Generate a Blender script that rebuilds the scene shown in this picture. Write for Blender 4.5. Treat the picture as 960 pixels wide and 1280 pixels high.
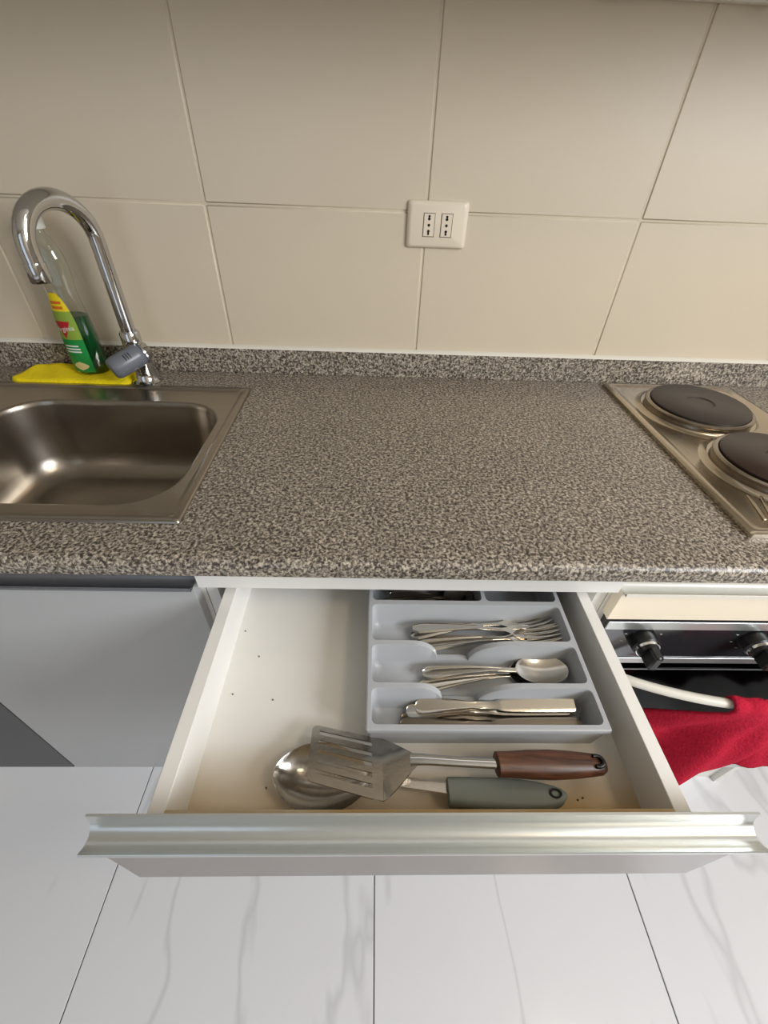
import bpy, bmesh, math, random
from mathutils import Vector, Matrix
random.seed(7)
PI = math.pi
for o in list(bpy.data.objects):
    bpy.data.objects.remove(o, do_unlink=True)
SC = bpy.context.scene
COL = SC.collection

# ------------------------------------------------------------------ camera
cam_data = bpy.data.cameras.new('camera')
cam = bpy.data.objects.new('camera', cam_data)
COL.objects.link(cam)
cr = Vector((0.99940489, -0.01081447, 0.03275539))
cu = Vector((-0.01800735, 0.64635481, 0.76282449))
cf = Vector((0.02942115, 0.76296036, -0.64577542))
m = Matrix((cr, cu, -cf)).transposed().to_4x4()
m.translation = Vector((0.0, -0.95506, 1.28671))
cam.matrix_world = m
cam_data.sensor_fit = 'VERTICAL'
cam_data.sensor_height = 24.0
cam_data.lens = 528.496 / 1280.0 * 24.0
cam_data.clip_start = 0.01
SC.camera = cam

# ------------------------------------------------------------------ world and light
SC.view_settings.view_transform = 'Standard'
SC.view_settings.look = 'None'
SC.view_settings.gamma = 1.0
SC.view_settings.use_curve_mapping = False
SC.view_settings.exposure = 0.0
world = bpy.data.worlds.new('world')
SC.world = world
world.use_nodes = True
bg = world.node_tree.nodes['Background']
bg.inputs['Color'].default_value = (0.72, 0.84, 1.0, 1)
bg.inputs['Strength'].default_value = 0.45


def area_light(name, loc, target, sx, sy, power, color):
    d = bpy.data.lights.new(name, 'AREA')
    d.shape = 'RECTANGLE'
    d.size = sx
    d.size_y = sy
    d.energy = power
    d.color = color
    o = bpy.data.objects.new(name, d)
    COL.objects.link(o)
    o.location = loc
    o.rotation_euler = (Vector(target) - Vector(loc)).to_track_quat('-Z', 'Y').to_euler()
    return o


# the room: x -1.9 .. 2.0, y -2.7 .. 0, z 0 .. 2.45; a window in the right wall, a balcony door behind
RX0, RX1, RY0, RH = -1.9, 2.0, -2.7, 2.45
area_light('window_daylight', (RX1 - 0.03, -1.85, 1.88), (0.0, -1.2, 1.05), 1.2, 0.9, 69, (0.92, 0.95, 1.0))
area_light('balcony_daylight', (-0.9, RY0 + 0.04, 1.2), (-0.9, 0, 0.9), 1.0, 2.0, 4.0, (0.72, 0.86, 1.0))
area_light('ceiling_lamp_light', (1.05, -1.25, RH - 0.10), (1.05, -1.25, 0), 0.30, 0.30, 6, (1.0, 0.80, 0.55))


# ------------------------------------------------------------------ materials
def lin(h):
    h = h.lstrip('#')
    r = []
    for i in (0, 2, 4):
        c = int(h[i:i + 2], 16) / 255.0
        r.append(c / 12.92 if c <= 0.04045 else ((c + 0.055) / 1.055) ** 2.4)
    return (r[0], r[1], r[2], 1)


def mat(name, col, rough=0.5, metal=0.0, spec=0.5, coat=0.0, trans=0.0, ior=1.45, bump=0.0, bscale=200.0,
        var=0.0, vscale=8.0, stretch=None, coatr=0.05):
    M = bpy.data.materials.new(name)
    M.use_nodes = True
    nt = M.node_tree
    b = nt.nodes['Principled BSDF']
    b.inputs['Base Color'].default_value = lin(col)
    b.inputs['Roughness'].default_value = rough
    b.inputs['Metallic'].default_value = metal
    b.inputs['Specular IOR Level'].default_value = spec
    b.inputs['Coat Weight'].default_value = coat
    b.inputs['Coat Roughness'].default_value = coatr
    b.inputs['Transmission Weight'].default_value = trans
    b.inputs['IOR'].default_value = ior
    tc = nt.nodes.new('ShaderNodeTexCoord')
    mp = nt.nodes.new('ShaderNodeMapping')
    nt.links.new(tc.outputs['Object'], mp.inputs['Vector'])
    if stretch:
        mp.inputs['Scale'].default_value = stretch
    n = nt.nodes.new('ShaderNodeTexNoise')
    n.inputs['Scale'].default_value = vscale
    n.inputs['Detail'].default_value = 4
    nt.links.new(mp.outputs['Vector'], n.inputs['Vector'])
    if var > 0:
        mx = nt.nodes.new('ShaderNodeMix')
        mx.data_type = 'RGBA'
        c = lin(col)
        mx.inputs[6].default_value = (c[0] * (1 - var), c[1] * (1 - var), c[2] * (1 - var), 1)
        mx.inputs[7].default_value = (min(1, c[0] * (1 + var)), min(1, c[1] * (1 + var)), min(1, c[2] * (1 + var)), 1)
        nt.links.new(n.outputs['Fac'], mx.inputs[0])
        nt.links.new(mx.outputs[2], b.inputs['Base Color'])
    if bump > 0:
        n2 = nt.nodes.new('ShaderNodeTexNoise')
        n2.inputs['Scale'].default_value = bscale
        n2.inputs['Detail'].default_value = 3
        nt.links.new(mp.outputs['Vector'], n2.inputs['Vector'])
        bp = nt.nodes.new('ShaderNodeBump')
        bp.inputs['Strength'].default_value = bump
        bp.inputs['Distance'].default_value = 0.002
        nt.links.new(n2.outputs['Fac'], bp.inputs['Height'])
        nt.links.new(bp.outputs['Normal'], b.inputs['Normal'])
    return M


def granite():
    M = bpy.data.materials.new('grey_granite')
    M.use_nodes = True
    nt = M.node_tree
    b = nt.nodes['Principled BSDF']
    tc = nt.nodes.new('ShaderNodeTexCoord')
    v = nt.nodes.new('ShaderNodeTexNoise')
    v.inputs['Scale'].default_value = 240
    v.inputs['Detail'].default_value = 2.5
    v.inputs['Roughness'].default_value = 0.6
    v.inputs['Distortion'].default_value = 0.5
    nt.links.new(tc.outputs['Object'], v.inputs['Vector'])
    r = nt.nodes.new('ShaderNodeValToRGB')
    cr_ = r.color_ramp
    cr_.elements[0].position = 0.36
    cr_.elements[0].color = lin('36312c')
    cr_.elements[1].position = 0.66
    cr_.elements[1].color = lin('c6bcab')
    e = cr_.elements.new(0.46)
    e.color = lin('645c53')
    e = cr_.elements.new(0.54)
    e.color = lin('978e81')
    nt.links.new(v.outputs['Fac'], r.inputs['Fac'])
    big = nt.nodes.new('ShaderNodeTexNoise')
    big.inputs['Scale'].default_value = 9
    big.inputs['Detail'].default_value = 3
    nt.links.new(tc.outputs['Object'], big.inputs['Vector'])
    mr = nt.nodes.new('ShaderNodeMapRange')
    mr.inputs['To Min'].default_value = 0.80
    mr.inputs['To Max'].default_value = 1.15
    nt.links.new(big.outputs['Fac'], mr.inputs['Value'])
    mul = nt.nodes.new('ShaderNodeVectorMath')
    mul.operation = 'SCALE'
    nt.links.new(r.outputs['Color'], mul.inputs[0])
    nt.links.new(mr.outputs['Result'], mul.inputs['Scale'])
    nt.links.new(mul.outputs['Vector'], b.inputs['Base Color'])
    b.inputs['Roughness'].default_value = 0.34
    b.inputs['Specular IOR Level'].default_value = 0.4
    return M


def marble():
    M = bpy.data.materials.new('white_marble_tile')
    M.use_nodes = True
    nt = M.node_tree
    b = nt.nodes['Principled BSDF']
    tc = nt.nodes.new('ShaderNodeTexCoord')
    mp = nt.nodes.new('ShaderNodeMapping')
    mp.inputs['Rotation'].default_value = (0, 0, 0.55)
    mp.inputs['Scale'].default_value = (3.4, 1.1, 1)
    nt.links.new(tc.outputs['Object'], mp.inputs['Vector'])
    oi = nt.nodes.new('ShaderNodeObjectInfo')
    sc = nt.nodes.new('ShaderNodeMath')
    sc.operation = 'MULTIPLY'
    sc.inputs[1].default_value = 17.0
    nt.links.new(oi.outputs['Random'], sc.inputs[0])
    n = nt.nodes.new('ShaderNodeTexNoise')
    n.noise_dimensions = '4D'
    n.inputs['Scale'].default_value = 0.9
    n.inputs['Detail'].default_value = 4
    n.inputs['Roughness'].default_value = 0.55
    n.inputs['Distortion'].default_value = 0.5
    nt.links.new(mp.outputs['Vector'], n.inputs['Vector'])
    nt.links.new(sc.outputs[0], n.inputs['W'])
    s = nt.nodes.new('ShaderNodeMath')
    s.operation = 'SUBTRACT'
    s.inputs[1].default_value = 0.5
    nt.links.new(n.outputs['Fac'], s.inputs[0])
    a = nt.nodes.new('ShaderNodeMath')
    a.operation = 'ABSOLUTE'
    nt.links.new(s.outputs[0], a.inputs[0])
    r = nt.nodes.new('ShaderNodeValToRGB')
    r.color_ramp.elements[0].position = 0.0
    r.color_ramp.elements[0].color = lin('d0d1d4')
    r.color_ramp.elements[1].position = 0.02
    r.color_ramp.elements[1].color = lin('e2e3e6')
    nt.links.new(a.outputs[0], r.inputs['Fac'])
    nt.links.new(r.outputs['Color'], b.inputs['Base Color'])
    b.inputs['Roughness'].default_value = 0.13
    return M


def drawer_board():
    # white melamine mixing unevenly to tan towards the front of the drawer
    M = bpy.data.materials.new('tan_tinted_white_melamine')
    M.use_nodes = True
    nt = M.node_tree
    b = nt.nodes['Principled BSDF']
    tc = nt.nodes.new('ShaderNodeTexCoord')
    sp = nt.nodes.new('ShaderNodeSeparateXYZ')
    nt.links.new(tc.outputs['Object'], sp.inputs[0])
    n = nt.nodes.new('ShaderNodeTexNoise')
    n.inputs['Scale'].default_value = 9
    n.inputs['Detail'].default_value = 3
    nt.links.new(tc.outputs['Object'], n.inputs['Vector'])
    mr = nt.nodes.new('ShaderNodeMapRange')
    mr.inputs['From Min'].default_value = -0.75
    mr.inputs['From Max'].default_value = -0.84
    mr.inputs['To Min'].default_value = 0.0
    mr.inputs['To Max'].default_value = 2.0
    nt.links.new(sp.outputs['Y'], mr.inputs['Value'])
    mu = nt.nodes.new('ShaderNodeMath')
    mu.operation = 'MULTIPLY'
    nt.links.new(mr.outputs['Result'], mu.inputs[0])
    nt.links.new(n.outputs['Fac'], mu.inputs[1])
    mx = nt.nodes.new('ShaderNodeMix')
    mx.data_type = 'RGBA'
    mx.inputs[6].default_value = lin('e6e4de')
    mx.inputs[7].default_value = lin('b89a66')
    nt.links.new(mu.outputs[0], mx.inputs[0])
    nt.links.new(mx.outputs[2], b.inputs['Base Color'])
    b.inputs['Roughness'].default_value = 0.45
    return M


def wood_handle():
    M = bpy.data.materials.new('brown_handle_wood')
    M.use_nodes = True
    nt = M.node_tree
    b = nt.nodes['Principled BSDF']
    tc = nt.nodes.new('ShaderNodeTexCoord')
    mp = nt.nodes.new('ShaderNodeMapping')
    mp.inputs['Scale'].default_value = (8, 90, 60)
    nt.links.new(tc.outputs['Object'], mp.inputs['Vector'])
    n = nt.nodes.new('ShaderNodeTexNoise')
    n.inputs['Scale'].default_value = 1.6
    n.inputs['Detail'].default_value = 6
    n.inputs['Distortion'].default_value = 1.5
    nt.links.new(mp.outputs['Vector'], n.inputs['Vector'])
    r = nt.nodes.new('ShaderNodeValToRGB')
    r.color_ramp.elements[0].position = 0.32
    r.color_ramp.elements[0].color = lin('2e180e')
    r.color_ramp.elements[1].position = 0.66
    r.color_ramp.elements[1].color = lin('68402a')
    nt.links.new(n.outputs['Fac'], r.inputs['Fac'])
    nt.links.new(r.outputs['Color'], b.inputs['Base Color'])
    b.inputs['Roughness'].default_value = 0.38
    return M


M_TILE = mat('cream_wall_tile', 'd0c3ad', rough=0.42, var=0.03, vscale=5, bump=0.04, bscale=14)
M_GROUT = mat('pale_grout', 'cdc2ac', rough=0.8, bump=0.2)
M_FGROUT = mat('dark_floor_grout', '4a4a50', rough=0.9)
M_FLOOR = marble()
M_GRAN = granite()
M_PAINT = mat('white_wall_paint', 'a89e8f', rough=0.8, bump=0.05)
M_CEIL = mat('white_ceiling_paint', 'c4bcae', rough=0.9)
M_MEL = mat('white_melamine', 'eae8e3', rough=0.4, bump=0.03, bscale=400)
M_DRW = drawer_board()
M_DOOR = mat('glossy_white_door', 'adaeae', rough=0.16, bump=0.01, bscale=4)
M_FRONT = mat('pale_grey_front', '89817c', rough=0.3, metal=0.0)
M_DARKDOOR = mat('dark_grey_door', '5a5a5b', rough=0.5)
M_ALU = mat('satin_aluminium', 'cfd2d0', rough=0.32, metal=0.85, bump=0.05, bscale=60, stretch=(0.2, 8, 8))
M_ALUD = mat('dark_anodised_aluminium', '85868a', rough=0.4, metal=0.7)
M_STEEL = mat('brushed_stainless', 'a1998e', rough=0.28, metal=1.0, bump=0.06, bscale=80, stretch=(0.3, 6, 3), var=0.08, vscale=12)
M_HOB = mat('warm_stainless_hob', 'b8ad9b', rough=0.22, metal=1.0, bump=0.05, bscale=80, stretch=(4, 0.3, 3), var=0.07, vscale=10)
M_CHROME = mat('chrome', 'c9c9c9', rough=0.07, metal=1.0)
M_CUT = mat('polished_cutlery_steel', 'd6d0c6', rough=0.18, metal=1.0, bump=0.03, bscale=300)
M_DCUT = mat('dull_cutlery_steel', '8d857a', rough=0.3, metal=1.0)
M_SPAT = mat('scratched_turner_steel', 'b4afa7', rough=0.2, metal=1.0, bump=0.1, bscale=120, var=0.25, vscale=35)
M_PLATE = mat('cast_iron_plate', '352f2a', rough=0.42, bump=0.12, bscale=500, var=0.15, vscale=20)
M_PLATE2 = mat('rusty_cast_iron_plate', '30201a', rough=0.36, bump=0.12, bscale=500, var=0.35, vscale=18)
M_RING = mat('stained_steel_ring', '9d9488', rough=0.25, metal=1.0, var=0.3, vscale=40)
M_TRAY = mat('pale_blue_grey_plastic', 'acafb2', rough=0.35)
M_BLKGLASS = mat('black_oven_glass', '020202', rough=0.10, spec=0.3, ior=1.09)
M_PANEL = mat('black_control_panel', '26272a', rough=0.12, spec=0.8)
M_BLACK = mat('black_plastic', '111112', rough=0.35)
M_GAP = mat('dark_gap', '191715', rough=0.8)
M_FASCIA = mat('cream_fascia', 'efe3cc', rough=0.4)
M_WHITE = mat('white_enamel', 'dedbd0', rough=0.3)
M_PLUG = mat('ivory_socket_plastic', 'e2d6c1', rough=0.35)
M_HOLE = mat('socket_hole_black', '0c0a08', rough=0.8)
M_LEVER = mat('grey_plastic_lever', '6c7078', rough=0.3)
M_GHANDLE = mat('grey_green_plastic', '7c827c', rough=0.55)
M_WOOD = wood_handle()
M_CLOTH = mat('yellow_sponge_cloth', 'f4dc0c', rough=0.95, bump=0.8, bscale=160, var=0.06, vscale=60)
M_TOWEL = mat('red_terry_towel', 'b5243a', rough=1.0, bump=1.0, bscale=260, var=0.25, vscale=130, spec=0.1)
M_PET = mat('clear_bottle_plastic', 'f8faf6', rough=0.02, trans=1.0, ior=1.45)
M_SOAP = mat('green_dish_soap', '0c6b33', rough=0.08, trans=0.45, ior=1.34)
M_LY = mat('label_yellow', 'e8cf1c', rough=0.4)
M_LG = mat('label_green', '1f8a3e', rough=0.4)
M_LLG = mat('label_light_green', '8aa43c', rough=0.4)
M_LR = mat('label_red', 'b3202c', rough=0.4)
M_LO = mat('label_orange', 'd46a1a', rough=0.4)
M_LW = mat('label_white', 'e6e8e0', rough=0.4)
M_LC = mat('label_cream', 'd8c48a', rough=0.4)
M_GLASS = mat('window_glass', 'ffffff', rough=0.0, trans=1.0, ior=1.02)


# ------------------------------------------------------------------ mesh helpers
def box(bm, x0, x1, y0, y1, z0, z1, bev=0.0, seg=1):
    t = bmesh.new()
    bmesh.ops.create_cube(t, size=1.0)
    for v in t.verts:
        v.co = Vector((x0 + (v.co.x + .5) * (x1 - x0), y0 + (v.co.y + .5) * (y1 - y0), z0 + (v.co.z + .5) * (z1 - z0)))
    if bev > 0:
        bmesh.ops.bevel(t, geom=list(t.edges), offset=bev, segments=seg, profile=0.5, affect='EDGES', clamp_overlap=True)
    merge(bm, t)


def merge(bm, t, M=None):
    if M is not None:
        t.transform(M)
    mp = {}
    for v in t.verts:
        mp[v] = bm.verts.new(v.co)
    for f in t.faces:
        try:
            bm.faces.new([mp[v] for v in f.verts])
        except ValueError:
            pass
    t.free()


def rings(bm, rr, cap=True, closed=True):
    """skin a list of rings (lists of Vector, same length)"""
    vs = [[bm.verts.new(p) for p in r] for r in rr]
    n = len(rr[0])
    for a, b in zip(vs[:-1], vs[1:]):
        rng = range(n) if closed else range(n - 1)
        for i in rng:
            j = (i + 1) % n
            try:
                bm.faces.new((a[i], a[j], b[j], b[i]))
            except ValueError:
                pass
    if cap and closed:
        for r in (vs[0], vs[-1]):
            try:
                bm.faces.new(r)
            except ValueError:
                pass
    return vs


def tube(bm, pts, rad, n=16, squash=None):
    pts = [Vector(p) for p in pts]
    if not isinstance(rad, (list, tuple)):
        rad = [rad] * len(pts)
    rr = []
    up = None
    for i, p in enumerate(pts):
        d = (pts[min(i + 1, len(pts) - 1)] - pts[max(i - 1, 0)]).normalized()
        if up is None:
            up = Vector((0, 0, 1)) if abs(d.z) < 0.9 else Vector((0, 1, 0))
        side = d.cross(up).normalized()
        up = side.cross(d).normalized()
        s2 = squash if squash else 1.0
        rr.append([p + side * math.cos(a) * rad[i] + up * math.sin(a) * rad[i] * s2
                   for a in [2 * PI * k / n for k in range(n)]])
    rings(bm, rr)


def lathe(bm, prof, c=(0, 0, 0), n=40, sx=1.0, sy=1.0, cap=True):
    rr = [[Vector((c[0] + r * sx * math.cos(2 * PI * k / n), c[1] + r * sy * math.sin(2 * PI * k / n), c[2] + z))
           for k in range(n)] for r, z in prof]
    rings(bm, rr, cap)


def ribbon(bm, prof, x0, x1, th):
    """extrude an open y,z profile along x with a thickness (list of (y,z))"""
    n = len(prof)
    off = []
    for i, (y, z) in enumerate(prof):
        a = prof[max(i - 1, 0)]
        b = prof[min(i + 1, n - 1)]
        dy, dz = b[0] - a[0], b[1] - a[1]
        l = math.hypot(dy, dz)
        off.append((y - dz / l * th, z + dy / l * th))
    loop = list(prof) + off[::-1]
    rings(bm, [[Vector((x, y, z)) for y, z in loop] for x in (x0, x1)], cap=False)
    # end caps as quads
    for x, flip in ((x0, False), (x1, True)):
        vs = [bm.verts.new((x, y, z)) for y, z in loop]
        m2 = len(loop)
        for i in range(n - 1):
            q = (vs[i], vs[i + 1], vs[m2 - 2 - i], vs[m2 - 1 - i])
            bm.faces.new(q)


def obj(name, bm, material, parent=None, smooth=None, weld=True):
    if weld:
        bmesh.ops.remove_doubles(bm, verts=bm.verts, dist=1e-6)
    bmesh.ops.recalc_face_normals(bm, faces=bm.faces)
    me = bpy.data.meshes.new(name)
    bm.to_mesh(me)
    bm.free()
    mats = material if isinstance(material, (list, tuple)) else [material]
    for m_ in mats:
        me.materials.append(m_)
    if smooth is not None:
        try:
            me.polygons.foreach_set('use_smooth', [True] * len(me.polygons))
            me.set_sharp_from_angle(angle=math.radians(smooth))
        except Exception:
            pass
    o = bpy.data.objects.new(name, me)
    COL.objects.link(o)
    if parent is not None:
        o.parent = parent
        o.matrix_parent_inverse = parent.matrix_basis.inverted() if parent.parent is None else (parent.parent.matrix_basis @ parent.matrix_basis).inverted()
        if parent.matrix_basis == Matrix.Identity(4):
            o.matrix_parent_inverse = Matrix.Identity(4)
    return o


def tag(o, label=None, cat=None, group=None, kind=None):
    if label:
        o['label'] = label
    if cat:
        o['category'] = cat
    if group:
        o['group'] = group
    if kind:
        o['kind'] = kind
    return o


def thing(name, label, cat, loc=(0, 0, 0), group=None):
    o = bpy.data.objects.new(name, None)
    o.empty_display_size = 0.05
    COL.objects.link(o)
    o.location = loc
    return tag(o, label, cat, group)


def bx(name, mt, parent, *dims, bev=0.0, smooth=None):
    b = bmesh.new()
    box(b, *dims, bev=bev)
    return obj(name, b, mt, parent, smooth)


# ================================================================== SETTING
# ---- floor, 60 cm marble-look tiles with recessed dark joints
floor = bx('floor', M_FGROUT, None, RX0 - 0.1, RX1 + 0.1, RY0 - 0.1, 0.1, -0.06, -0.0015)
tag(floor, 'white marble-veined tiled kitchen floor', None, kind='structure')
tb = bmesh.new()
box(tb, -0.2988, 0.2988, -0.2988, 0.2988, -0.012, 0.0, bev=0.0008)
tile0 = None
for i in range(-3, 4):
    for j in range(-5, 1):
        cx, cy = 0.022 + 0.6 * i + 0.3, -0.45 + 0.6 * j + 0.3
        if cx - .3 < RX0 - .5 or cx + .3 > RX1 + .7 or cy > 0.3:
            continue
        x0, x1 = max(cx - .2988, RX0), min(cx + .2988, RX1)
        y0, y1 = max(cy - .2988, RY0), min(cy + .2988, -0.001)
        if x1 - x0 < .02 or y1 - y0 < .02:
            continue
        full = (x1 - x0 > .59 and y1 - y0 > .59)
        if full:
            if tile0 is None:
                tile0 = obj('tile', tb, M_FLOOR, floor)
                t = tile0
            else:
                t = tile0.copy()
                COL.objects.link(t)
                t.parent = floor
            t.location = (cx, cy, 0)
        else:
            b = bmesh.new()
            box(b, x0 - cx, x1 - cx, y0 - cy, y1 - cy, -0.012, 0.0, bev=0.0008)
            t = obj('tile', b, M_FLOOR, floor)
            t.location = (cx, cy, 0)

# ---- back wall, 40 cm wide cream tiles above the worktop
wall = bx('wall_back', M_GROUT, None, RX0 - 0.1, RX1 + 0.1, -0.0085, 0.1, -0.02, RH)
tag(wall, 'cream tiled wall behind the worktop', None, kind='structure')
zj = 1.208
first = None
for i in range(-5, 5):
    x0, x1 = 0.090 + 0.4005 * i + 0.0013, 0.090 + 0.4005 * (i + 1) - 0.0013
    x0, x1 = max(x0, RX0 + .001), min(x1, RX1 - .001)
    if x1 - x0 < 0.02:
        continue
    for z0, z1 in ((0.910, zj), (zj, zj + 0.30), (zj + .30, zj + .60)):
        b = bmesh.new()
        cx, cz = (x0 + x1) / 2, (z0 + z1) / 2
        hz = (z1 - z0) / 2 - 0.0013
        hx = (x1 - x0) / 2
        # pillowed edge tile: bevelled box
        box(b, -hx, hx, -0.0105, -0.004, -hz, hz, bev=0.0022)
        t = obj('tile', b, M_TILE, wall, smooth=40)
        t.location = (cx, 0, cz)

for nm, d in (('wall_left', (RX0 - .1, RX0, RY0, 0, 0, RH)),):
    tag(bx(nm, M_PAINT, None, *d), 'plain painted side wall', None, kind='structure')
# right wall with a window opening y -2.2..-0.9, z 0.9..2.2
b = bmesh.new()
WY0, WY1, WZ0, WZ1 = -2.45, -1.25, 1.42, 2.34
for d in ((RX1, RX1 + .12, RY0, WY0, 0, RH), (RX1, RX1 + .12, WY1, 0, 0, RH),
          (RX1, RX1 + .12, WY0, WY1, 0, WZ0), (RX1, RX1 + .12, WY0, WY1, WZ1, RH)):
    box(b, *d)
tag(obj('wall_right', b, M_PAINT, weld=False), 'plain painted wall with the window', None, kind='structure')
b = bmesh.new()
for d in ((RX1 + .02, RX1 + .07, WY0, WY0 + .05, WZ0, WZ1), (RX1 + .02, RX1 + .07, WY1 - .05, WY1, WZ0, WZ1),
          (RX1 + .02, RX1 + .07, WY0, WY1, WZ0, WZ0 + .05), (RX1 + .02, RX1 + .07, WY0, WY1, WZ1 - .05, WZ1),
          (RX1 + .02, RX1 + .07, -1.875, -1.825, WZ0, WZ1)):
    box(b, *d)
win = tag(obj('window_1', b, M_WHITE, weld=False), 'white framed window in the right wall', None, kind='structure')
# front wall (behind the camera) with a glazed balcony door opening x -1.4..-0.4
b = bmesh.new()
for d in ((RX0, -1.4, RY0 - .12, RY0, 0, RH), (-0.4, RX1, RY0 - .12, RY0, 0, RH), (-1.4, -0.4, RY0 - .12, RY0, 2.2, RH)):
    box(b, *d)
tag(obj('wall_front', b, M_PAINT, weld=False), 'plain painted wall behind the camera', None, kind='structure')
b = bmesh.new()
for d in ((-1.4, -1.35, RY0 - .08, RY0 - .03, 0, 2.2), (-.45, -.4, RY0 - .08, RY0 - .03, 0, 2.2),
          (-1.4, -.4, RY0 - .08, RY0 - .03, 2.15, 2.2), (-1.4, -.4, RY0 - .08, RY0 - .03, 0, .08)):
    box(b, *d)
tag(obj('door_1', b, M_WHITE, weld=False), 'white framed balcony door', None, kind='structure')
tag(bx('ceiling', M_CEIL, None, RX0 - .1, RX1 + .1, RY0 - .1, .1, RH, RH + .1), 'white ceiling', None, kind='structure')

# ================================================================== WORKTOP
WT0, WT1 = 0.872, 0.900
CTX0, CTX1 = -1.45, 1.45
wt = thing('worktop', 'speckled grey granite worktop running along the tiled wall', 'worktop', (0, 0, WT0))
b = bmesh.new()
HX0, HX1, HY0, HY1 = -0.725, -0.265, -0.515, -0.155      # cut-out under the sink
box(b, CTX0, HX0, HY0, HY1, WT0, WT1)
box(b, HX1, CTX1, HY0, HY1, WT0, WT1)
box(b, CTX0, CTX1, HY1, -0.001, WT0, WT1)
box(b, CTX0, CTX1, -0.588, HY0, WT0, WT1)
# rounded nose
prof = []
for k in range(0, 9):
    a = PI / 2 * k / 8
    prof.append((-0.588 - 0.012 * math.sin(a), WT1 - 0.012 + 0.012 * math.cos(a)))
prof += [(-0.600, WT0 + .004), (-0.597, WT0), (-0.588, WT0)]
rings(b, [[Vector((x, y, z)) for y, z in prof] for x in (CTX0, CTX1)])
obj('slab', b, M_GRAN, wt, smooth=30)
b = bmesh.new()
box(b, CTX0, CTX1, -0.022, -0.0112, WT1, 0.9535, bev=0.001)
obj('backsplash_strip', b, M_GRAN, wt)
b = bmesh.new()
prof = [(-0.0215, .9536), (-0.018, .9568), (-0.0125, .9585), (-0.0108, .9590), (-0.0108, .9536)]
rings(b, [[Vector((x, y, z)) for y, z in prof] for x in (CTX0, CTX1)])
tag(obj('sealant_bead', b, M_WHITE, wt), 'white sealant bead on top of the granite strip')

# ================================================================== BASE UNITS
YF = -0.575          # closed front face
YC = -0.557          # carcass front edge


def c_profile(y0):
    """the finger-pull: rear lip top, scooped channel, front lip; y0 = front board face"""
    pr = [(y0 + 0.0175, 0.8430), (y0 + 0.0170, 0.8395)]
    for k in range(1, 11):
        a = PI * (0.02 + 0.78 * k / 10)
        pr.append((y0 + 0.0035 + 0.0125 * math.cos(a) * 1.0, 0.8345 - 0.0125 * math.sin(a)))
    pr += [(y0 - 0.0085, 0.8282)]
    return pr


def handle_rail(parent, x0, x1, y0, mt):
    b = bmesh.new()
    pr = c_profile(y0)
    ribbon(b, pr, x0, x1, -0.0014)
    # rear web and front return lip joining the board
    box(b, x0, x1, y0 + 0.0160, y0 + 0.0180, 0.812, 0.8432)
    box(b, x0, x1, y0 - 0.0085, y0 - 0.0072, 0.8235, 0.8275)
    box(b, x0, x1, y0 - 0.0080, y0 + 0.0005, 0.8225, 0.8238)
    return obj('handle_rail', b, mt, parent, smooth=35)


def carcass(th, x0, x1, mt, rail=True, z0=0.10, tops=(0.8715, 0.8715)):
    if rail:
        tops = (0.822, 0.822)
    for a, c, zt in ((x0, x0 + .016, tops[0]), (x1 - .016, x1, tops[1])):
        bx('side_panel', mt, th, a, c, YC, -0.03, z0, zt)
    bx('bottom_panel', mt, th, x0 + .016, x1 - .016, YC, -0.03, z0, z0 + .016)
    bx('back_panel', mt, th, x0 + .016, x1 - .016, -0.042, -0.034, z0 + .016, 0.86)
    bx('plinth', mt, th, x0, x1, -0.50, -0.484, 0.0, z0)
    if rail:
        bx('top_rail', mt, th, x0, x1, -0.5745, YC + .07, 0.8225, 0.8715)


# ---- drawer unit
du = thing('drawer_unit', 'white base cabinet under the worktop with its top drawer pulled open', 'cabinet', (0.058, -0.3, 0))
carcass(du, -0.2365, 0.3525, M_MEL)
OPEN = 0.283
yb = -0.842                                  # rear of the drawer front
dz0, dz1 = 0.757, 0.8145
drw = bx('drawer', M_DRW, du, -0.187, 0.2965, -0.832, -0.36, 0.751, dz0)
tag(drw, 'open drawer with white bottom, tan towards the front')
bx('side_panel', M_MEL, drw, -0.203, -0.187, -0.841, -0.345, 0.742, dz1, bev=0.0006)
bx('side_panel', M_MEL, drw, 0.2965, 0.3125, -0.841, -0.345, 0.742, dz1, bev=0.0006)
bx('back_panel', M_MEL, drw, -0.187, 0.2965, -0.360, -0.345, 0.742, dz1)
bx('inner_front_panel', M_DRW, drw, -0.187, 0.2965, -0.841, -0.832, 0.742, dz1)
bx('drawer_front', M_FRONT, drw, -0.2405, 0.3555, -0.860, yb, 0.690, 0.8225, bev=0.0006)
handle_rail(drw, -0.2420, 0.3560, -0.860, M_ALU)
for xx in (-0.2075, 0.3130):
    bx('drawer_runner', M_WHITE, drw, xx, xx + .0045, -0.83, -0.40, 0.742, 0.765)
# closed lower drawers
for k, (za, zb) in enumerate(((0.40, 0.686), (0.11, 0.396))):
    f = bx('lower_drawer_front', M_FRONT, du, -0.2405, 0.3555, YF, YC, za, zb - .018, bev=0.0006)
    b = bmesh.new()
    pr = [(y, z - 0.843 + zb) for y, z in c_profile(YF)]
    ribbon(b, pr, -0.2405, 0.3555, -0.0014)
    obj('handle_rail', b, M_ALU, f, smooth=35)

# ---- sink unit
su = thing('sink_cabinet', 'base cabinet under the sink with glossy pale grey door', 'cabinet', (-0.46, -0.3, 0))
carcass(su, -0.6865, -0.2380, M_MEL, rail=False, z0=0.158, tops=(0.730, 0.8715))
bx('door', M_DOOR, su, -0.6860, -0.2440, YF, YC, 0.160, 0.8225, bev=0.0006)
handle_rail(su, -0.6860, -0.2440, YF, M_ALUD)
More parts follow.
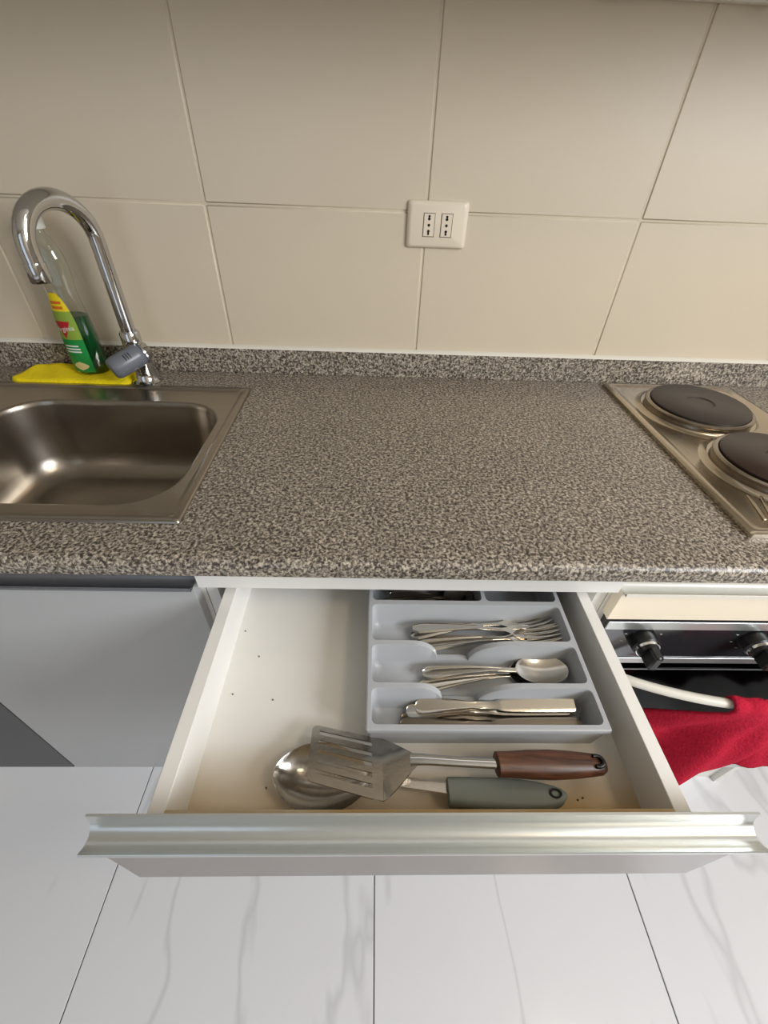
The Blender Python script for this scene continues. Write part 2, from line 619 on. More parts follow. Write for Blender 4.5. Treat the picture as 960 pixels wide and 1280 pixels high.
# ---- neighbour at the left edge of the picture
nu = thing('grey_base_cabinet', 'dark grey fronted base cabinet at the far left edge', 'cabinet', (-1.0, -0.3, 0))
carcass(nu, -1.2880, -0.6880, M_MEL, rail=False, z0=0.158, tops=(0.8715, 0.730))
bx('door', M_DARKDOOR, nu, -1.2860, -0.6895, YF, YC, 0.160, 0.8225, bev=0.0006)
handle_rail(nu, -1.2860, -0.6895, YF, M_ALUD)

# ---- oven housing unit
ou = thing('oven_cabinet', 'cream fronted cabinet housing the oven below the hot plates', 'cabinet', (0.66, -0.3, 0))
for a, c in ((0.3540, 0.3700), (0.9520, 0.9680)):
    bx('side_panel', M_MEL, ou, a, c, YC, -0.03, 0.0, 0.8715)
bx('top_rail', M_MEL, ou, 0.3700, 0.9520, YC, YC + .07, 0.8205, 0.8715)
bx('fascia_board', M_FASCIA, ou, 0.3590, 0.9660, YF, YC - .0005, 0.7600, 0.8225, bev=0.0006)
handle_rail(ou, 0.3590, 0.9660, YF, M_WHITE)
bx('shelf_panel', M_MEL, ou, 0.3700, 0.9520, YC, -0.04, 0.130, 0.146)
bx('plinth', M_MEL, ou, 0.3700, 0.9520, -0.545, -0.529, 0.0, 0.130)

# ---- oven
ov = thing('oven', 'built-in oven with black glass door and black knobs', 'oven', (0.66, -0.3, 0.146))
bx('body', M_GAP, ov, 0.3740, 0.9480, -0.555, -0.10, 0.150, 0.752)
bx('control_panel', M_PANEL, ov, 0.3660, 0.9560, -0.5735, -0.556, 0.640, 0.7545)
for za, zb in ((0.7345, 0.7540), (0.6380, 0.6540)):
    bx('panel_trim', M_ALU, ov, 0.3655, 0.9565, -0.5755, -0.5740, za, zb, bev=0.0004)
dr = bx('oven_door', M_BLKGLASS, ov, 0.3660, 0.9560, -0.5790, -0.556, 0.190, 0.6290, bev=0.001)
bx('door_edge_trim', M_ALU, dr, 0.3660, 0.9560, -0.5797, -0.5791, 0.6245, 0.6260)
bx('bottom_vent', M_ALU, ov, 0.3660, 0.9560, -0.572, -0.556, 0.150, 0.184)
for i, kx in enumerate((0.4340, 0.6150, 0.7800, 0.9050)):
    kz = 0.711
    def kdisc(bm, y0, y1, r0, r1, n=28):
        rings(bm, [[Vector((kx + r * math.cos(2 * PI * q / n), y, kz + r * math.sin(2 * PI * q / n))) for q in range(n)]
                   for y, r in ((y0, r0), (y1, r1))])
    b = bmesh.new()
    kdisc(b, -0.5736, -0.590, 0.0215, 0.0205)
    kdisc(b, -0.590, -0.5925, 0.0205, 0.0180)
    kn = obj('knob', b, M_BLACK, ov, smooth=40)
    b = bmesh.new()
    kdisc(b, -0.5926, -0.5965, 0.0185, 0.0180)
    tag(obj('knob_ring', b, M_CHROME, kn, smooth=40), 'chrome ring')
    b = bmesh.new()
    kdisc(b, -0.5966, -0.602, 0.0165, 0.0150)
    box(b, kx - .0075, kx + .0075, -0.622, -0.600, kz - .0165, kz + .0165, bev=0.003)
    obj('knob_grip', b, M_BLACK, kn, smooth=40)
    b = bmesh.new()
    for a in (20, 65, 115, 160, 200, 250, 290, 335):
        ax, az = kx + .030 * math.cos(math.radians(a)), kz + .028 * math.sin(math.radians(a))
        box(b, ax - .0018, ax + .0018, -0.5740, -0.5735, az - .0003, az + .0003)
    tag(obj('dial_marks', b, M_LW, kn, weld=False), 'small white dial marks', kind='stuff')
b = bmesh.new()
pts = []
for k in range(25):
    t = k / 24
    x = 0.398 + t * (0.924 - 0.398)
    pts.append((x, -0.588 - 0.062 * math.sin(PI * t) ** 0.75, 0.6365))
pts = [(0.398, -0.579, 0.6320 - .012)] + [(0.398, -0.584, 0.6300)] + pts[1:-1] + [(0.924, -0.584, 0.6300), (0.924, -0.579, 0.620)]
tube(b, pts, 0.0078, n=14)
tag(obj('door_handle', b, M_WHITE, ov, smooth=60), 'bowed silver white handle')

# ================================================================== SINK
sk = thing('sink', 'stainless steel inset sink with rounded bowl at the left', 'sink', (-0.68, -0.32, 0.9))
SX0, SX1, SY0, SY1 = -1.16, -0.2565, -0.5310, -0.1060
BX0, BX1, BY0, BY1 = -0.7000, -0.2860, -0.4960, -0.1760


def rrect(x0, x1, y0, y1, r, n, z):
    out = []
    for cx, cy, a0 in ((x1 - r, y1 - r, 0), (x0 + r, y1 - r, 90), (x0 + r, y0 + r, 180), (x1 - r, y0 + r, 270)):
        for k in range(n):
            a = math.radians(a0 + 90 * k / (n - 1))
            out.append(Vector((cx + r * math.cos(a), cy + r * math.sin(a), z)))
    return out


b = bmesh.new()
N = 12
R = [rrect(SX0, SX1, SY0, SY1, 0.006, N, 0.9002),
     rrect(SX0 + .0008, SX1 - .0008, SY0 + .0008, SY1 - .0008, 0.006, N, 0.9030),
     rrect(SX0 + .003, SX1 - .003, SY0 + .003, SY1 - .003, 0.006, N, 0.9046),
     rrect(SX0 + .013, SX1 - .013, SY0 + .013, SY1 - .013, 0.007, N, 0.9046),
     rrect(SX0 + .017, SX1 - .017, SY0 + .016, SY1 - .016, 0.008, N, 0.9012)]
rings(b, R, cap=False)
# flat deck between the rim recess and the bowl: split at the bowl's left side
deck = [R[-1][k].copy() for k in range(len(R[-1]))]
ring_o = []
xl = BX0 - 0.022
for p in deck:
    ring_o.append(Vector((max(p.x, xl), p.y, p.z)))
lip = rrect(BX0, BX1, BY0, BY1, 0.085, N, 0.9012)
ring_o2 = [Vector((p.x + (.002 if p.x < -.5 else -.002), p.y + (.002 if p.y < -.33 else -.002), p.z)) for p in ring_o]
lip2 = rrect(BX0 - .003, BX1 + .003, BY0 - .003, BY1 + .003, 0.088, N, 0.9012)
vs = rings(b, [ring_o, ring_o2, lip2, lip], cap=False)
wall_r = []
for dx, z in ((0.0015, .9003), (0.003, .8975), (0.004, .890), (0.008, .84), (0.013, .79), (0.020, .765), (0.032, .751), (0.050, .7450)):
    wall_r.append(rrect(BX0 + dx, BX1 - dx, BY0 + dx, BY1 - dx, max(0.03, 0.085 - dx * .3), N, z))
rings(b, [lip] + wall_r, cap=False)
last = wall_r[-1]
cx, cy = (-0.493, -0.336)
n = len(last)
inner = [Vector((cx + .046 * (p.x - cx) / math.hypot(p.x - cx, p.y - cy), cy + .046 * (p.y - cy) / math.hypot(p.x - cx, p.y - cy), 0.7415)) for p in last]
inner2 = [Vector((cx + (p.x - cx) * .92, cy + (p.y - cy) * .92, 0.7380)) for p in inner]
rings(b, [last, inner, inner2], cap=False)
bmesh.ops.remove_doubles(b, verts=b.verts, dist=1e-5)
obj('bowl', b, M_STEEL, sk, smooth=45)
b = bmesh.new()
lathe(b, [(.0001, .7383), (.012, .7383), (.030, .7380), (.040, .7395), (.0423, .7388), (.0423, .730)], (cx, cy, 0), n=36, cap=False)
obj('drain', b, M_CHROME, sk, smooth=50)
b = bmesh.new()
box(b, SX0 + .014, BX0 - 0.0215, SY0 + .014, SY1 - .014, 0.9004, 0.9012)
for k in range(8):
    yy = -0.46 + k * 0.04
    box(b, SX0 + .06, BX0 - .07, yy, yy + .012, 0.9010, 0.9035, bev=0.001)
obj('drainboard', b, M_STEEL, sk, weld=False)

# ================================================================== FAUCET
fa = thing('faucet', 'chrome gooseneck kitchen faucet with grey lever behind the sink', 'faucet', (-0.480, -0.086, 0.9))
FX, FY = -0.482, -0.080
b = bmesh.new()
lathe(b, [(.0, .9001), (.0285, .9001), (.0285, .9035), (.0250, .9060), (.0225, .909), (.0215, .925), (.0215, .962), (.0195, .972), (.016, .978), (.0, .979)], (FX, FY, 0), n=32)
obj('base', b, M_CHROME, fa, smooth=50)
b = bmesh.new()
lathe(b, [(.0, .974), (.0175, .974), (.0185, .980), (.0185, 1.000), (.0165, 1.004), (.0, 1.004)], (FX - .004, FY - .002, 0), n=28)
obj('collar', b, M_CHROME, fa, smooth=50)
b = bmesh.new()
p0 = Vector((FX - .004, FY - .002, 1.0))
dirh = Vector((-0.052, -0.135, 0)).normalized()
Rr = 0.0625
pts = [p0, p0 + Vector((0, 0, .05)), p0 + Vector((0, 0, .10)), p0 + Vector((0, 0, .152))]
for k in range(1, 23):
    a = PI * k / 22
    pts.append(p0 + Vector((0, 0, .155)) + dirh * (Rr - Rr * math.cos(a)) + Vector((0, 0, Rr * math.sin(a))))
end = pts[-1]
pts.append(end + Vector((0, 0, -.016)))
tube(b, pts, [.0130] * 5 + [.0130 + .0018 * min(1, k / 8) for k in range(len(pts) - 5)], n=24)
obj('spout', b, M_CHROME, fa, smooth=60)
b = bmesh.new()
lathe(b, [(.0, .0), (.0158, .0), (.0162, -.002), (.0162, -.026), (.0150, -.028), (.012, -.028), (.011, -.022), (.0, -.022)], end + Vector((0, 0, -.014)), n=28)
obj('aerator', b, M_CHROME, fa, smooth=50)
b = bmesh.new()
d = Vector((-0.052, -0.050, -0.022)).normalized()
c0 = Vector((FX + .014, FY - .010, 0.965))
tube(b, [c0 + d * s for s in (-.004, -.001, .002, .012, .035, .058, .066, .069)],
     [.012, .017, .0195, .0210, .0215, .0215, .0195, .015], n=28)
lv = tag(obj('lever', b, M_LEVER, fa, smooth=50), 'grey plastic lever with dark marks')
# dark printed strokes on the lever's camera-facing side
b = bmesh.new()
side = Vector((0.45, -0.78, 0.42)).normalized()
side = (side - d * side.dot(d)).normalized()
tg = d.cross(side)
for s, w in ((.026, .0010), (.031, .0010), (.036, .0012)):
    for k in range(-3, 3):
        a0, a1 = k * .10 + .25, (k + 1) * .10 + .25
        q = []
        for aa, ss in ((a0, s), (a1, s), (a1, s + w * 1.6), (a0, s + w * 1.6)):
            rad = .0219
            q.append(b.verts.new(c0 + d * ss + (side * math.cos(aa) + tg * math.sin(aa)) * rad))
        b.faces.new(q)
tag(obj('lever_marks', b, M_BLACK, lv), kind='stuff')
b = bmesh.new()
tube(b, [c0 - d * .002, c0 + d * .001], [.0222, .0222], n=24)
tube(b, [c0 - d * .014, c0 - d * .002], [.014, .018], n=24)
obj('lever_collar', b, M_CHROME, fa, smooth=50)

# ================================================================== CLOTH and SOAP BOTTLE
b = bmesh.new()
NX, NY = 36, 14
grid = []
for layer in (0, 1):
    g = []
    for i in range(NX + 1):
        row = []
        for j in range(NY + 1):
            u, v = i / NX, j / NY
            xl_ = -0.752 + 0.035 * v ** 2 + (0.02 * (1 - v) ** 3 if v < 1 else 0)
            x = -0.757 + u * 0.245 + 0.024 * (1 - u) ** 3 * v ** 1.5
            # rounded left corners
            cxr = max(0, 0.12 - u) / 0.12
            y = -0.1125 + v * 0.086
            y = -0.070 + (y + 0.070) * (1 - 0.45 * cxr ** 2)
            e = min(1, min(u, 1 - u) / .06, min(v, 1 - v) / .16)
            e = math.sqrt(max(0, 1 - (1 - e) ** 2))
            wav = 0.0012 * math.sin(17 * u + 3 * v) + 0.0010 * math.sin(9 * v + 25 * u)
            z = 0.9051 if layer == 0 else 0.9056 + e * (0.0085 + wav + 0.009 * v ** 2)
            if y < -0.104:
                z += 0.0
            row.append(Vector((x, y, z)))
        g.append(row)
    grid.append(g)
vv = [[[b.verts.new(p) for p in row] for row in g] for g in grid]
for L in (0, 1):
    for i in range(NX):
        for j in range(NY):
            b.faces.new((vv[L][i][j], vv[L][i + 1][j], vv[L][i + 1][j + 1], vv[L][i][j + 1]))
edge = [(i, 0) for i in range(NX)] + [(NX, j) for j in range(NY)] + [(i, NY) for i in range(NX, 0, -1)] + [(0, j) for j in range(NY, 0, -1)]
for k in range(len(edge)):
    a, c = edge[k], edge[(k + 1) % len(edge)]
    b.faces.new((vv[0][a[0]][a[1]], vv[0][c[0]][c[1]], vv[1][c[0]][c[1]], vv[1][a[0]][a[1]]))
for v in b.verts:
    v.co.z -= 0.0048
o = obj('sponge_cloth', b, M_CLOTH, None, smooth=60)
tag(o, 'folded yellow sponge cloth on the worktop behind the sink', 'cloth')

BXc, BYc, BZ = -0.601, -0.058, 0.9095
bt = thing('dish_soap_bottle', 'clear dish soap bottle half full of green liquid on the yellow cloth', 'bottle', (BXc, BYc, BZ))
BP = [(.0, .0), (.030, .0), (.0335, .004), (.0345, .012), (.0345, .05), (.0335, .085), (.0312, .115), (.0285, .135), (.0272, .150),
      (.0278, .165), (.0300, .182), (.0305, .198), (.0290, .215), (.0245, .232), (.0180, .244), (.0135, .250), (.0125, .256), (.0125, .262)]
b = bmesh.new()
lathe(b, BP, (BXc, BYc, BZ), n=40, sy=.72)
bb = obj('bottle_body', b, M_PET, bt, smooth=60)
sm = bb.modifiers.new('wall', 'SOLIDIFY')
sm.thickness = .0009
sm.offset = -1
b = bmesh.new()
LP = [(0, .0012)] + [(r - .0014, max(z, .0014)) for r, z in BP[1:7]] + [(.0, .1151)]
lathe(b, LP, (BXc, BYc, BZ), n=40, sy=.72)
tag(obj('soap_liquid', b, M_SOAP, bt, smooth=60), 'green liquid filling the lower half')
b = bmesh.new()
lathe(b, [(.0, .258), (.0165, .258), (.0165, .276), (.0150, .280), (.0, .280)], (BXc, BYc, BZ), n=28)
tag(obj('cap', b, M_LW, bt, smooth=50), 'white cap')


def brad(z):
    for (r0, z0), (r1, z1) in zip(BP[1:-1], BP[2:]):
        if z0 <= z <= z1 and z1 > z0:
            return r0 + (r1 - r0) * (z - z0) / (z1 - z0)
    return .03


def bsurf(a, z, off=.0005):
    """point on the bottle surface, a in degrees from -y towards +x"""
    r = brad(z) + off
    t = math.radians(a)
    return Vector((BXc + r * math.sin(t), BYc - r * .72 * math.cos(t) - off * .3, BZ + z))


def patch(bm, afn, z0, z1, off, nz=12, na=10):
    g = []
    for i in range(nz + 1):
        z = z0 + (z1 - z0) * i / nz
        a0, a1 = afn(i / nz)
        g.append([bm.verts.new(bsurf(a0 + (a1 - a0) * j / na, z, off)) for j in range(na + 1)])
    for i in range(nz):
        for j in range(na):
            bm.faces.new((g[i][j], g[i][j + 1], g[i + 1][j + 1], g[i + 1][j]))


LC = -16      # label centre angle
def halfw(t, z0=0.008, z1=0.158):
    z = z0 + (z1 - z0) * t
    h = 46 if z < .10 else 46 * math.sqrt(max(0.02, 1 - ((z - .10) / .062) ** 2))
    return h
def band(z0, z1, mt, name, off):
    b_ = bmesh.new()
    patch(b_, lambda t: (LC - halfw((z0 + (z1 - z0) * t - .008) / .150), LC + halfw((z0 + (z1 - z0) * t - .008) / .150)), z0, z1, off)
    return b_
lab = obj('label', band(.008, .074, M_LG, '', .0006), M_LG, bt, smooth=60)
tag(lab, 'green and yellow soap label with red emblem')
obj('label_band', band(.074, .126, M_LLG, '', .0006), M_LLG, lab, smooth=60)
obj('label_tip', band(.126, .158, M_LY, '', .0006), M_LY, lab, smooth=60)
b = bmesh.new()
for z in (.130, .139):
    patch(b, lambda t: (LC - 22, LC + 22), z, z + .005, .0010, nz=2)
tag(obj('label_bars', b, M_LO, lab), kind='stuff')
b = bmesh.new()        # lemon picture
patch(b, lambda t: (LC + 6 - 26 * math.sin(PI * t), LC + 6 + 26 * math.sin(PI * t)), .012, .030, .0010)
obj('label_picture', b, M_LC, lab)
b = bmesh.new()        # red V emblem
patch(b, lambda t: (LC - 4 - 30 * t ** 1.0, LC - 4 + 30 * t), .076, .108, .0010)
obj('label_emblem', b, M_LR, lab)
b = bmesh.new()
for z, w in ((.060, 30), (.054, 34), (.0485, 34)):
    patch(b, lambda t: (LC - w * .8, LC + w * .8), z, z + .0028, .0010, nz=1)
tag(obj('label_lines', b, M_LW, lab), kind='stuff')


def text_mesh(s, size):
    cu_ = bpy.data.curves.new('txt', 'FONT')
    cu_.body = s
    cu_.size = size
    cu_.align_x = 'CENTER'
    cu_.align_y = 'CENTER'
    o_ = bpy.data.objects.new('txt', cu_)
    COL.objects.link(o_)
    dg = bpy.context.evaluated_depsgraph_get()
    me = bpy.data.meshes.new_from_object(o_.evaluated_get(dg))
    bpy.data.objects.remove(o_, do_unlink=True)
    b_ = bmesh.new()
    b_.from_mesh(me)
    bpy.data.meshes.remove(me)
    return b_


b = text_mesh('Virginia', .0125)
for v in b.verts:
    a = LC + math.degrees(v.co.x / .030) * .95
    v.co = bsurf(a, .094 + v.co.y + v.co.x * .12, .0016)
obj('label_lettering', b, M_LW, lab)

# ================================================================== SOCKET
so = thing('wall_socket', 'double cream power outlet plate mounted on the tiles', 'power outlet', (0.111, -0.0105, 1.189))
sx, sz = 0.1115, 1.1895
b = bmesh.new()
hw, hh = .0555, .0365
R_ = []
for y, ins, r in ((-.0107, 0, .004), (-.0140, 0.0, .005), (-.0175, .003, .006), (-.0190, .008, .006)):
    rr_ = [Vector((sx + p.x, y, sz + p.y)) for p in rrect(-hw + ins, hw - ins, -hh + ins * .7, hh - ins * .7, r, 5, 0)]
    R_.append(rr_)
rings(b, R_)
obj('cover_plate', b, M_PLUG, so, smooth=40)
for cxs in (-0.0155, 0.0170):
    xx = sx + cxs
    fr = bx('outlet_insert', M_PLUG, so, xx - .0095, xx + .0095, -.0200, -.0188, sz - .0175, sz + .0175, bev=.0004)
    b = bmesh.new()
    t_ = .0007
    for d4 in ((xx - .0107, xx - .0107 + t_, sz - .0185, sz + .0185), (xx + .0107 - t_, xx + .0107, sz - .0185, sz + .0185),
               (xx - .0107, xx + .0107, sz - .0185, sz - .0185 + t_), (xx - .0107, xx + .0107, sz + .0185 - t_, sz + .0185)):
        box(b, d4[0], d4[1], -.0193, -.0189, d4[2], d4[3])
    obj('insert_gap', b, M_GAP, fr, weld=False)
    b = bmesh.new()
    for dz, hgt in ((.0115, .0040), (0, .0), (-.0115, .0040)):
        for e_ in ((-hgt / 2, .0024), (hgt / 2, .0020)):
            rings(b, [[Vector((xx + e_[1] * math.cos(2 * PI * q / 14), y, sz + dz + e_[0] * (1 if dz >= 0 else -1) + e_[1] * math.sin(2 * PI * q / 14)))
                       for q in range(14)] for y in (-.0206 if hgt == 0 and e_[1] < .0022 else -.0204, -.0196)])
    tag(obj('pin_holes', b, M_HOLE, fr, weld=False), kind='stuff')

# ================================================================== HOT PLATES
hb = thing('electric_hob', 'stainless steel two plate electric hob set in the worktop', 'hob', (0.67, -0.29, 0.9))
CX0, CX1, CY0, CY1 = 0.5190, 0.8100, -0.5400, -0.0380
b = bmesh.new()
R = [rrect(CX0, CX1, CY0, CY1, .004, 5, .9002), rrect(CX0 + .0005, CX1 - .0005, CY0 + .0005, CY1 - .0005, .004, 5, .9065),
     rrect(CX0 + .004, CX1 - .004, CY0 + .004, CY1 - .004, .005, 5, .9088),
     rrect(CX0 + .012, CX1 - .012, CY0 + .012, CY1 - .012, .006, 5, .9085),
     rrect(CX0 + .020, CX1 - .020, CY0 + .018, CY1 - .018, .010, 5, .9050)]
rings(b, R, cap=False)
b.faces.new([b.verts.new(p) for p in R[-1]])
obj('steel_top', b, M_HOB, hb, smooth=40)
plates = ((0.6560, -0.1720, 0.0930, M_PLATE, 'plain dark grey cast iron plate'), (0.6730, -0.3780, 0.0930, M_PLATE2, 'rust brown cast iron plate'))
for px_, py_, pr_, pm, pl in plates:
    b = bmesh.new()
    lathe(b, [(pr_ + .021, .9050), (pr_ + .015, .9058), (pr_ + .011, .9085), (pr_ + .010, .9098), (pr_ + .004, .9100), (pr_ + .001, .9100)], (px_, py_, 0), n=56, cap=False)
    rg = obj('raised_seat', b, M_HOB, hb, smooth=50)
    b = bmesh.new()
    lathe(b, [(pr_ + .0035, .9101), (pr_ + .0030, .9150), (pr_ + .0050, .9170), (pr_ + .0050, .9200), (pr_ + .0020, .9225), (pr_ - .002, .9225), (pr_ - .003, .9160)], (px_, py_, 0), n=56, cap=False)
    obj('steel_ring', b, M_RING, hb, smooth=50)
    b = bmesh.new()
    lathe(b, [(.0, .912), (pr_ - .004, .912), (pr_ - .0030, .9255), (pr_ - .0055, .9275), (.026, .9280), (.0245, .9264), (.0, .9264)], (px_, py_, 0), n=56)
    tag(obj('hot_plate', b, pm, hb, smooth=40), pl)
for px_, ang in ((0.570, -0.24), (0.586, -0.36)):
    t, b = bmesh.new(), bmesh.new()
    box(t, -.0024, .0024, -.030, .030, -.0006, .0016, bev=.0009)
    merge(b, t, Matrix.Translation((px_, -0.478, .9050)) @ Matrix.Rotation(ang, 4, 'Z'))
    obj('embossed_rib', b, M_HOB, hb)

# ================================================================== WALL CABINET above (only its underside edge shows)
wc = thing('wall_cabinet', 'wall cabinet underside edge at the top right corner', 'cabinet', (0.0, -0.16, 1.476))
b = bmesh.new()
box(b, RX0 + .02, 1.9, -0.330, -0.012, 1.478, 2.15)
obj('cabinet_body', b, M_MEL, wc)
b = bmesh.new()
box(b, RX0 + .02, 1.9, -0.0300, -0.0112, 1.4700, 1.4778, bev=.003)
tag(obj('light_rail', b, M_WHITE, wc, smooth=40), 'pale rail along the underside')
for x in (0.345, 0.56):
    bx('bracket', M_ALUD, wc, x, x + .014, -0.040, -0.0305, 1.466, 1.4778)

# ================================================================== CUTLERY TRAY
tr = None
TX0, TX1, TY0, TY1, TZ0, TZ1 = -0.0025, 0.2745, -0.7560, -0.4450, 0.7575, 0.8030
b = bmesh.new()
th = .0016
# wells: list of (x0,x1,y0,y1)
wells = [(0.0035, 0.2685, -0.7490, -0.7065), (0.0035, 0.2685, -0.7000, -0.6485), (0.0035, 0.2685, -0.6420, -0.5845),
         (0.0035, 0.1610, -0.5770, -0.4520), (0.1660, 0.2685, -0.5770, -0.4520)]
NB = 5
# scooped dividers in front of the fork well and in front of the spoon well
SC0, SC1, SC2, SC3, SLOW = 0.056, 0.092, 0.134, 0.187, TZ0 + .010
SX = sorted(set([SC0 + (SC1 - SC0) * math.sin(PI / 2 * k / 10) for k in range(11)] + [SC3 - (SC3 - SC2) * math.sin(PI / 2 * k / 10) for k in range(11)]))


def ztop(x, y):
    if not (-.7080 < y < -.6985 or -.6500 < y < -.6405):
        return TZ1
    if SC0 < x <= SC1:
        q = (x - SC0) / (SC1 - SC0)
    elif SC2 <= x < SC3:
        q = (SC3 - x) / (SC3 - SC2)
    elif SC1 < x < SC2:
        q = 1.0
    else:
        return TZ1
    return TZ1 - (TZ1 - SLOW) * (1 - math.sqrt(max(0, 1 - q * q)))


def wellring(x0, x1, y0, y1, r, z, xa, xb):
    out = []
    # corners in the order of rrect with extra points along the two long sides
    pts_ = rrect(x0, x1, y0, y1, r, NB, z)
    xs_ = [x for x in SX if xa + .012 < x < xb - .012]
    top = [Vector((x, y1, z)) for x in reversed(xs_)]
    bot = [Vector((x, y0, z)) for x in xs_]
    out = pts_[:NB] + top + pts_[NB:3 * NB] + bot + pts_[3 * NB:]
    for p in out:
        p.z = min(p.z, ztop(p.x, p.y) - (TZ1 - z if z > TZ0 + .02 else 0))
    return out


for wi, (x0, x1, y0, y1) in enumerate(wells):
    rs = [wellring(x0, x1, y0, y1, .007, TZ1, x0, x1),
          wellring(x0 + .0006, x1 - .0006, y0 + .0006, y1 - .0006, .007, TZ1 - .001, x0, x1),
          wellring(x0 + .0012, x1 - .0012, y0 + .0012, y1 - .0012, .008, TZ0 + .010, x0, x1),
          wellring(x0 + .0050, x1 - .0050, y0 + .0050, y1 - .0050, .009, TZ0 + .0035, x0, x1),
          wellring(x0 + .0110, x1 - .0110, y0 + .0110, y1 - .0110, .010, TZ0 + .0018, x0, x1)]
    rings(b, rs, cap=False)
    b.faces.new([b.verts.new(p) for p in rs[-1]])


def web(bm, X, Y, z, holes):
    for i in range(len(X) - 1):
        for j in range(len(Y) - 1):
            mx_, my_ = (X[i] + X[i + 1]) / 2, (Y[j] + Y[j + 1]) / 2
            if not any(h[0] < mx_ < h[1] and h[2] < my_ < h[3] for h in holes):
                bm.faces.new([bm.verts.new((x, y, ztop(x, y) if abs(my_ + .70325) < .004 or abs(my_ + .64525) < .004 else z))
                              for x, y in ((X[i], Y[j]), (X[i + 1], Y[j]), (X[i + 1], Y[j + 1]), (X[i], Y[j + 1]))])


xs = sorted(set([TX0 + .002, TX1 - .002] + SX + [w[0] for w in wells] + [w[1] for w in wells]))
ys = sorted(set([TY0 + .002, TY1 - .002] + [w[2] for w in wells] + [w[3] for w in wells]))
web(b, xs, ys, TZ1, wells)
for (x0, x1, y0, y1) in wells:
    r = .007
    for sx_, sy_, cxx, cyy in ((1, 1, x1, y1), (-1, 1, x0, y1), (-1, -1, x0, y0), (1, -1, x1, y0)):
        arc = [(cxx - sx_ * r + sx_ * r * math.cos(PI / 2 * k / (NB - 1)), cyy - sy_ * r + sy_ * r * math.sin(PI / 2 * k / (NB - 1))) for k in range(NB)]
        c = b.verts.new((cxx, cyy, TZ1))
        va = [b.verts.new((p[0], p[1], TZ1)) for p in arc]
        for k in range(NB - 1):
            b.faces.new((c, va[k], va[k + 1]))
# outer skirt with a rolled lip
R = [rrect(TX0 + .002, TX1 - .002, TY0 + .002, TY1 - .002, .0004, 5, TZ1),
     rrect(TX0 + .0006, TX1 - .0006, TY0 + .0006, TY1 - .0006, .002, 5, TZ1 - .0006),
     rrect(TX0, TX1, TY0, TY1, .003, 5, TZ1 - .002),
     rrect(TX0, TX1, TY0, TY1, .003, 5, TZ1 - .0060),
     rrect(TX0 + .0015, TX1 - .0015, TY0 + .0015, TY1 - .0015, .004, 5, TZ1 - .0062),
     rrect(TX0 + .0034, TX1 - .0034, TY0 + .0050, TY1 - .0050, .006, 5, TZ0)]
rings(b, R, cap=False)
b.faces.new([b.verts.new(p) for p in R[-1]])
tray = obj('cutlery_tray', b, M_TRAY, None, smooth=40, weld=True)
tag(tray, 'pale grey plastic cutlery tray inside the open drawer', 'cutlery tray')

# ================================================================== CUTLERY
def loft(bm, secs, nv=9):
    """secs: (x, yc, halfwidth, z, thickness, cup, ridge)"""
    rr_ = []
    for (x, yc, w, z, t, cup, ridge) in secs:
        top, bot = [], []
        for k in range(nv):
            v = -1 + 2 * k / (nv - 1)
            zz = z - cup * (1 - v * v) + (ridge if 0.55 < abs(v) < 0.95 else 0) - (t * .35 if abs(v) == 1 else 0)
            top.append(Vector((x, yc + v * w, zz)))
            bot.append(Vector((x, yc + v * w * .97, z - cup * (1 - v * v) - t)))
        rr_.append(top + bot[::-1])
    rings(bm, rr_)


def handle_secs(L0, L1, w0=.0095, w1=.0032, z0=0, z1=.004, t=.0016):
    """flared classic handle with raised beaded edge, from butt L0 to neck L1"""
    s = []
    for u, wf in ((0, .25), (.012, .62), (.035, .88), (.08, 1.0), (.15, 1.0), (.3, .86), (.5, .66), (.7, .45), (.85, .33), (1, .30)):
        w = max(w0 * wf, w1 if u > .8 else 0)
        arch = .0045 * math.sin(PI * min(1, u * 1.0)) 
        s.append((L0 + (L1 - L0) * u, 0, w, z0 + (z1 - z0) * u + arch, t, -.0006, (.0012 if u < .75 else 0)))
    return s


def spoon_mesh(L=.193):
    b_ = bmesh.new()
    s = handle_secs(0, L * .64)
    x0 = L * .64
    zb = .0045
    for u in (.03, .07, .12, .19, .28, .38, .5, .62, .74, .84, .91, .955, .98, .994, .999):
        w = .0205 * math.sqrt(max(0, 1 - (abs(u - .53) / (.53 if u < .53 else .47)) ** 2.3))
        w = max(w, .0033 if u < .1 else .0004)
        s.append((x0 + (L - x0) * u, 0, w, zb + .0005 - .0015 * math.sin(PI * u) + .001 * u, .0012, .0075 * math.sin(PI * u) ** .8, 0))
    loft(b_, s, nv=13)
    return b_


def fork_mesh(L=.205):
    b_ = bmesh.new()
    s = handle_secs(0, L * .62)
    xn = L * .62
    for u, w, z in ((.04, .0034, .0045), (.10, .0045, .004), (.17, .0078, .003), (.24, .0108, .002), (.32, .0122, .0015), (.40, .0124, .0018)):
        s.append((xn + (L - xn) * u, 0, w, z, .0014, .0018 * min(1, u * 4), 0))
    loft(b_, s)
    xt = xn + (L - xn) * .39
    for k in range(4):
        yk = (-1.5 + k) * .0066
        sec = []
        for u in (0, .2, .45, .7, .88, 1):
            x = xt + (L - xt) * u
            sec.append((x, yk * (1 - .04 * u), .0022 * (1 - .45 * u ** 2) if u < 1 else .0006, .0016 - .002 * math.sin(PI * u * .6) + .010 * u ** 2, .0013, 0, 0))
        loft(b_, sec, nv=3)
    return b_


